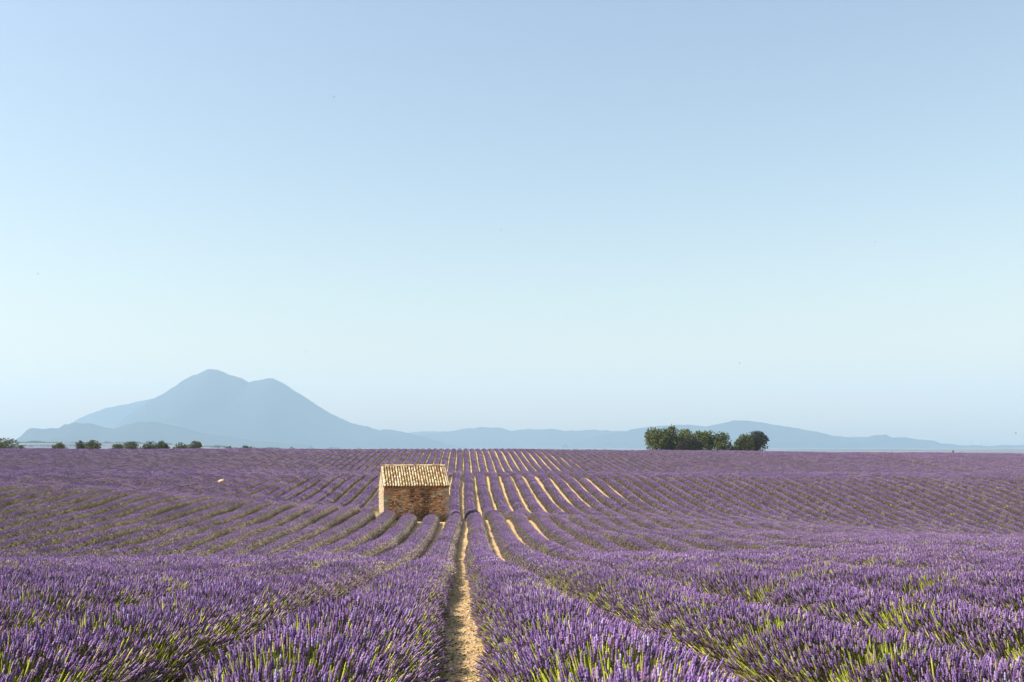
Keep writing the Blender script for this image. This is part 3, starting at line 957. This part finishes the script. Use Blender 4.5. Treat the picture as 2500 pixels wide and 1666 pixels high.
# ------------------------------------------------------------------ trees
def tree(name, X, Y, H, W, seed, label, cat='tree', group=None, trunk_h=.25, leaf=.30, n=1700, cols=None, zb=None):
    g = np.random.default_rng(seed); rr = random.Random(seed)
    z0 = float(G(X, Y)) - .1 if zb is None else zb
    root = empty(name, (X, Y, z0))
    cols = np.array(cols if cols is not None else [(0.045, 0.062, 0.016), (0.07, 0.095, 0.02), (0.10, 0.125, 0.03), (0.035, 0.04, 0.02)])
    tb_ = MB()
    th_ = H * trunk_h
    lean = Vector((rr.uniform(-.06, .06) * H, rr.uniform(-.06, .06) * H, 0))
    r0 = max(.04, H * .03)
    top = Vector((0, 0, th_)) + lean * .4
    tb_.tube([(0, 0, 0), tuple(top * .5), tuple(top)], [r0, r0 * .8, r0 * .65], 7)
    tips = []
    nb = max(5, int(6 + W * 1.1))
    for i in range(nb):
        a = 2 * math.pi * (i + rr.random() * .8) / nb
        el = rr.uniform(.15, 1.0)
        rad = W * .5 * rr.uniform(.55, .95) * math.cos(el * 1.05)
        e = Vector((math.cos(a) * rad, math.sin(a) * rad, th_ + (H - th_) * (.12 + .80 * el) * rr.uniform(.86, 1.0)))
        m1 = top.lerp(e, .5) + Vector((rr.uniform(-.1, .1), rr.uniform(-.1, .1), .10)) * H * .5
        tb_.tube([tuple(top), tuple(m1), tuple(e)], [r0 * .5, r0 * .3, r0 * .1], 5)
        tips += [(e, 1.0), (m1, .8)]
        for _ in range(2):
            e2 = m1.lerp(e, rr.uniform(.2, .8)) + Vector((rr.uniform(-1, 1), rr.uniform(-1, 1), rr.uniform(-.3, .8))) * W * .17
            tb_.tube([tuple(m1), tuple(e2)], [r0 * .2, r0 * .06], 4)
            tips.append((e2, .8))
    tips.append((Vector((lean.x, lean.y, H * .93)), .8))
    tb_.build('trunk', M_BARK, root, True)
    T = np.array([tuple(t[0]) for t in tips]); wt = np.array([t[1] for t in tips])
    k = g.choice(len(T), n)
    sub = T[k] + g.normal(size=(n, 3)) * (np.array([.085, .085, .075]) * W * wt[k][:, None])
    # clump leaves on small twigs
    tw = g.integers(0, max(60, n // 9), n)
    twc = T[g.choice(len(T), tw.max() + 1)] + g.normal(size=(tw.max() + 1, 3)) * W * .10
    sub = np.where((g.random(n) < .72)[:, None], twc[tw] + g.normal(size=(n, 3)) * leaf * .75, sub)
    low = g.random(n) < .16
    sub[low, 2] *= g.random(low.sum()) * .8
    c0 = np.array([lean.x * .5, lean.y * .5, H * .52]); rad_ = np.array([W * .5, W * .5, H * .48])
    q_ = (sub - c0) / rad_; rr_ = np.linalg.norm(q_, axis=1, keepdims=True)
    lump = 0.97 + .14 * np.sin(np.arctan2(q_[:, 1:2], q_[:, 0:1]) * 3 + seed) * np.cos(q_[:, 2:3] * 5 + seed * 2) + .10 * g.random((n, 1))
    sub = c0 + q_ / rr_ * np.where(rr_ > lump, lump - .22 * g.random((n, 1)) ** 2, rr_) * rad_
    sub[:, 2] = np.maximum(sub[:, 2], H * .04)
    a = g.normal(size=(n, 3)); a /= np.linalg.norm(a, axis=1, keepdims=True)
    b = np.cross(a, g.normal(size=(n, 3))); b /= np.linalg.norm(b, axis=1, keepdims=True)
    s = leaf * (0.45 + .7 * g.random((n, 1)))
    V = np.stack([sub - a * s, sub + b * s * .55, sub + a * s, sub - b * s * .55], 1).reshape(-1, 3)
    c = cols[g.choice(len(cols), n)] * (0.7 + .6 * g.random((n, 1)))
    cr = obj('crown', mesh_np('crown', V, [np.arange(n * 4).reshape(-1, 4)], (M_LEAF,), np.repeat(c, 4, 0)), root)
    cr['kind'] = 'stuff'
    tag(root, label, cat, group)
    return root

oakg = [(0.11, 0.145, 0.025), (0.17, 0.20, 0.035), (0.045, 0.06, 0.02), (0.05, 0.045, 0.025)]
dark = [(0.03, 0.034, 0.02), (0.045, 0.05, 0.022), (0.05, 0.036, 0.03)]
OG = 'oaks on the crest in front of the long ridge'
def place(x0, x1, ytop, Y, seed, label, group=None, cols=None, n=1900, name='oak_tree', cat='tree', leaf=.34, trunk_h=.22):
    X = px((x0 + x1) / 2, Y); W = (x1 - x0) * Y / F
    z0 = float(G(X, Y)) - .1
    return tree(name, X, Y, (pz(ytop, Y) - z0) * 1.02, W * 1.1, seed, label, cat, group, trunk_h, leaf, int(n * 1.7), cols)
place(1574, 1630, 1046, 322, 1, 'broad green oak at the left end of the tree clump on the crest', OG, oakg, 3000)
place(1608, 1662, 1042, 326, 2, 'tallest rounded oak, second from the left in the crest clump', OG, oakg, 3000)
place(1640, 1700, 1050, 330, 3, 'yellow-green oak in the middle of the crest clump behind the dark bush', OG, oakg + [(0.15, 0.17, 0.03)], 2600)
place(1654, 1712, 1064, 318, 4, 'dark bush in front of the middle of the crest clump', OG, dark, 3200, 'dark_bush', 'bush', trunk_h=.08)
place(1682, 1738, 1054, 327, 5, 'lighter oak right of the dark bush in the crest clump', OG, oakg, 2200)
place(1712, 1752, 1053, 324, 6, 'loose-crowned oak with sky gaps near the right of the main crest clump', OG, oakg, 1800)
place(1738, 1784, 1057, 323, 7, 'last oak at the right end of the main crest clump', OG, oakg, 1700)
place(1768, 1796, 1086, 319, 8, 'low trailing shrub under the last oak of the main clump', OG, dark, 700, 'shrub', 'bush', trunk_h=.1)
place(1789, 1804, 1079, 320, 9, 'small shrub in the gap between the main clump and the separate oaks', OG, oakg, 600, 'shrub', 'bush', trunk_h=.1)
place(1796, 1842, 1062, 322, 10, 'smaller of the two separate oaks to the right of the clump', OG, oakg, 2000)
place(1822, 1874, 1053, 325, 11, 'taller dark oak farthest to the right on the crest', OG, dark + oakg[2:], 2300)

LG = 'bushy trees along the crest under the mountain'
lt = [(-30, 45, 1071, 'large bushy tree at the far left end of the crest'), (40, 62, 1088, 'tiny low shrub beside the leftmost crest tree'),
      (128, 162, 1082, 'small rounded tree standing alone, second from the left on the crest'),
      (184, 214, 1078, 'left one of the pair of touching trees on the crest'), (208, 247, 1076, 'right one of the pair of touching trees on the crest'),
      (270, 304, 1085, 'low dark bush at the start of the long crest thicket'), (298, 344, 1080, 'broad dark bush in the long crest thicket'),
      (340, 360, 1089, 'low shrub joining the thicket to the double-crowned tree'),
      (350, 388, 1078, 'taller leafy tree at the end of the crest thicket'), (380, 412, 1079, 'sparse grey-green tree at the right edge of the crest thicket'),
      (420, 462, 1082, 'low rounded bush left of the pointed tree on the crest'), (460, 494, 1079, 'pointed tree last of the large ones on the crest'),
      (550, 572, 1090, 'thin low bush on the crest below the big peak'), (590, 608, 1087, 'small leafy bush on the crest left of the second peak'),
      (606, 616, 1091, 'tiny sprig beside the small leafy bush on the crest'), (708, 718, 1091, 'small brown shrub alone on the crest below the mountain slope')]
for i, (a, b, yt, lab) in enumerate(lt):
    big = (b - a) > 28
    place(a, b, yt, 316 + (i * 7) % 9, 40 + i, lab, LG, [(0.06, 0.075, 0.025), (0.09, 0.10, 0.03), (0.05, 0.045, 0.028), (0.12, 0.13, 0.05)], 1500 if big else 450,
          'bushy_tree' if big else 'shrub', 'tree' if big else 'bush', leaf=.26 if big else .2, trunk_h=.12)
place(792, 836, 1093, 309, 71, 'sparse weeds on the crest above the hut roof on the left', None, [(0.10, 0.12, 0.05)], 110, 'weeds', 'bush', .16, .1)
place(868, 888, 1093.5, 309, 72, 'bright green weed tuft on the crest left of the hut roof', None, [(0.16, 0.24, 0.04)], 160, 'weeds', 'bush', .14, .1)
# small marks on the right-hand skyline
def cone_tree():
    Y = 304.0; X = px(2327, Y); z0 = float(G(X, Y))
    root = empty('conifer', (X, Y, z0)); H = pz(1100.5, Y) - z0
    t = MB(); t.tube([(0, 0, 0), (0, 0, H * .9)], [.06, .02], 6); t.build('trunk', M_BARK, root)
    g = np.random.default_rng(4); n = 500
    z = H * g.random(n) ** 1.3; rad = (1 - z / H) * .36 + .03; a = g.random(n) * 6.28
    P = np.stack([np.cos(a) * rad, np.sin(a) * rad, z], -1)
    d = g.normal(size=(n, 3)); d /= np.linalg.norm(d, axis=1, keepdims=True); e = np.cross(d, g.normal(size=(n, 3))); e /= np.linalg.norm(e, axis=1, keepdims=True)
    V = np.stack([P - d * .14, P + e * .07, P + d * .14, P - e * .07], 1).reshape(-1, 3)
    c = np.array([(0.03, 0.045, 0.03)]) * (0.7 + .6 * g.random((n, 1)))
    o = obj('crown', mesh_np('crown', V, [np.arange(n * 4).reshape(-1, 4)], (M_LEAF,), np.repeat(c, 4, 0)), root); o['kind'] = 'stuff'
    tag(root, 'tiny dark pointed conifer on the skyline at the right', 'tree')
cone_tree()
M_GREY = m_noise('weathered_metal', [(0.3, (0.16, 0.17, 0.18)), (0.7, (0.30, 0.31, 0.32))], 8, .6)
def post(x, yt, w, label, head):
    Y = 303.0; X = px(x, Y); z0 = float(G(X, Y)); H = pz(yt, Y) - z0
    root = empty('marker_post', (X, Y, z0))
    t = MB(); t.tube([(0, 0, 0), (0, 0, H * .6), (0, 0, H)], [w, w, w * .8], 8); t.build('shaft', M_GREY, root)
    if head:
        t = MB(); t.tube([(0, 0, H - .12), (0, 0, H - .02), (0, 0, H + .05)], [.2, .2, .08], 10); t.build('cap', M_GREY, root)
    tag(root, label, 'post', 'marker posts on the skyline')
post(2178, 1098, .07, 'thin plain post on the right skyline', False)
post(2348, 1102, .06, 'short capped post on the skyline beside the tiny conifer', True)

M_MAST = m_noise('mast_steel', [(0.3, (0.28, 0.30, 0.32)), (0.7, (0.40, 0.42, 0.44))], 1, .5)
for i, (x, w) in enumerate(((2369.5, .75), (2373.5, .75), (2393, .75), (2397, .75), (2409.5, .85))):
    Y = 3600.0; X = px(x, Y); z0 = float(G(X, Y)); H = pz(1077, Y) - z0
    root = empty('lattice_mast', (X, Y, z0))
    t = MB()
    leg = [(math.cos(a) * w, math.sin(a) * w) for a in (0.5, 2.6, 4.7)]
    for lx, ly in leg: t.tube([(lx, ly, 0), (lx * .55, ly * .55, H)], [.16, .12], 4)
    t.build('legs', M_MAST, root)
    t = MB(); nb = 14
    for k in range(nb):
        za, zb_ = H * k / nb, H * (k + 1) / nb
        for q in range(3):
            p0, p1 = leg[q], leg[(q + 1) % 3]; f0 = 1 - .45 * za / H; f1 = 1 - .45 * zb_ / H
            t.tube([(p0[0] * f0, p0[1] * f0, za), (p1[0] * f1, p1[1] * f1, zb_)], [.08, .08], 3, cap=False)
    t.build('bracing', M_MAST, root)
    tag(root, ['first', 'second', 'third', 'fourth', 'fifth and most solid'][i] + ' from the left of five faint thin masts on the right horizon', 'mast', 'masts on the right horizon')

# far woods and hedgerows on the plain
def far_woods():
    g = np.random.default_rng(33)
    V, C = [], []
    strips = [(10, 130, 3500, 7, 150), (130, 300, 3900, 6, 170), (280, 420, 3400, 6, 130), (20, 200, 2700, 3.5, 80), (470, 700, 3000, 6, 170), (600, 720, 4200, 6, 100), (740, 860, 3600, 5, 60), (-200, 20, 3700, 7, 200), (880, 930, 4000, 4, 30), (1000, 1500, 4600, 5, 120)]
    for x0, x1, D, h, n in strips:
        xp = x0 + (x1 - x0) * g.random(n)
        Y = D + g.normal(size=n) * 60; X = px(xp, Y); Z = G(X, Y)
        hh = h * (.4 + .8 * g.random(n)) * (0.5 + .5 * np.sin(xp * .05 + D) ** 2)
        for a, b, c, d in zip(X, Y, Z, hh):
            m = 26
            P = g.normal(size=(m, 3)) * np.array([d * .55, d * .4, d * .28]) + np.array([a, b, c + d * .5])
            u = g.normal(size=(m, 3)); u /= np.linalg.norm(u, axis=1, keepdims=True); w = np.cross(u, g.normal(size=(m, 3))); w /= np.linalg.norm(w, axis=1, keepdims=True)
            V.append(np.stack([P - u * d * .3, P + w * d * .2, P + u * d * .3, P - w * d * .2], 1).reshape(-1, 3))
    V = np.concatenate(V)
    c = np.array([(0.05, 0.06, 0.03)]) * (0.7 + .6 * g.random((len(V) // 4, 1)))
    o = obj('distant_woods', mesh_np('distant_woods', V, [np.arange(len(V)).reshape(-1, 4)], (M_LEAF,), np.repeat(c, 4, 0)))
    tag(o, 'faint blue belts of woodland on the far plain below the mountain', 'woods', kind='stuff')
far_woods()

# pale stone lying in the field left of the hut
def ray(x, y):
    for Y in np.arange(30, 320, .25):
        if pz(y, Y) <= float(G(px(x, Y), Y)): return px(x, Y), Y
    return px(x, 300), 300
def boulder():
    X, Y = ray(540, 1187)
    s = 13.5 * Y / F
    g = np.random.default_rng(3)
    nu, nv = 12, 7
    V = []
    for i in range(nv):
        t = math.pi * i / (nv - 1)
        for j in range(nu):
            a = 2 * math.pi * j / nu
            k = 1 + (g.random() - .5) * .22
            V.append((math.sin(t) * math.cos(a) * s * .62 * k, math.sin(t) * math.sin(a) * s * .6 * k, math.cos(t) * s * .34 * k))
    q = [[i * nu + j, (i + 1) * nu + j, (i + 1) * nu + (j + 1) % nu, i * nu + (j + 1) % nu] for i in range(nv - 1) for j in range(nu)]
    m = m_noise('limestone', [(0.38, (0.50, 0.27, 0.12)), (0.5, (0.66, 0.48, 0.30)), (0.7, (0.74, 0.60, 0.42))], 2.2, .9, 5, .4, .03)
    o = obj('boulder', mesh_np('boulder', V, [q], (m,)))
    o.location = (X, Y, float(G(X, Y)) + .62); o.rotation_euler = (0, R(-14), .3)
    tag(o, 'pale cream and orange rock poking out of the lavender left of the hut', 'rock')
boulder()

# bees over the field
def bee(x, y, D, i, label):
    root = empty('flying_insect', (px(x, D), D, pz(y, D)), i * 1.1)
    b = MB(); b.tube([(-.0075, 0, 0), (-.005, 0, 0), (0, 0, 0), (.004, 0, .0005), (.007, 0, 0)], [.0006, .0024, .0028, .0024, .001], 8)
    b.build('body', M_BEE, root, True)
    for s in (-1, 1):
        w = MB(); w.hexa([(-.001, s*.002, .002), (.003, s*.002, .002), (.002, s*.010, .005), (-.003, s*.009, .005), (-.001, s*.002, .0022), (.003, s*.002, .0022), (.002, s*.010, .0052), (-.003, s*.009, .0052)])
        w.build('wing', M_BEE, root)
    tag(root, label, 'insect', 'insects flying over the field')
M_BEE = m_noise('insect', [(0.4, (0.02, 0.015, 0.01)), (0.6, (0.06, 0.04, 0.015))], 300, .6)
for i, (x, y, D, lab) in enumerate(((2480, 1058, 9, 'dark flying insect low in the sky near the right edge'), (2137, 591, 11, 'tiny insect high in the right half of the sky'),
                                   (1223, 562, 12, 'tiny insect high in the sky near the middle'), (815, 237, 11, 'tiny insect near the top of the sky left of the middle'),
                                   (745, 859, 11, 'tiny insect in the sky just above the second peak'), (1806, 887, 12, 'tiny insect in the sky above the clump of oaks'),
                                   (92, 669, 12, 'tiny insect in the sky near the left edge'), (1310, 1005, 12, 'tiny insect low in the sky over the middle hills'))):
    bee(x, y, D, i, lab)
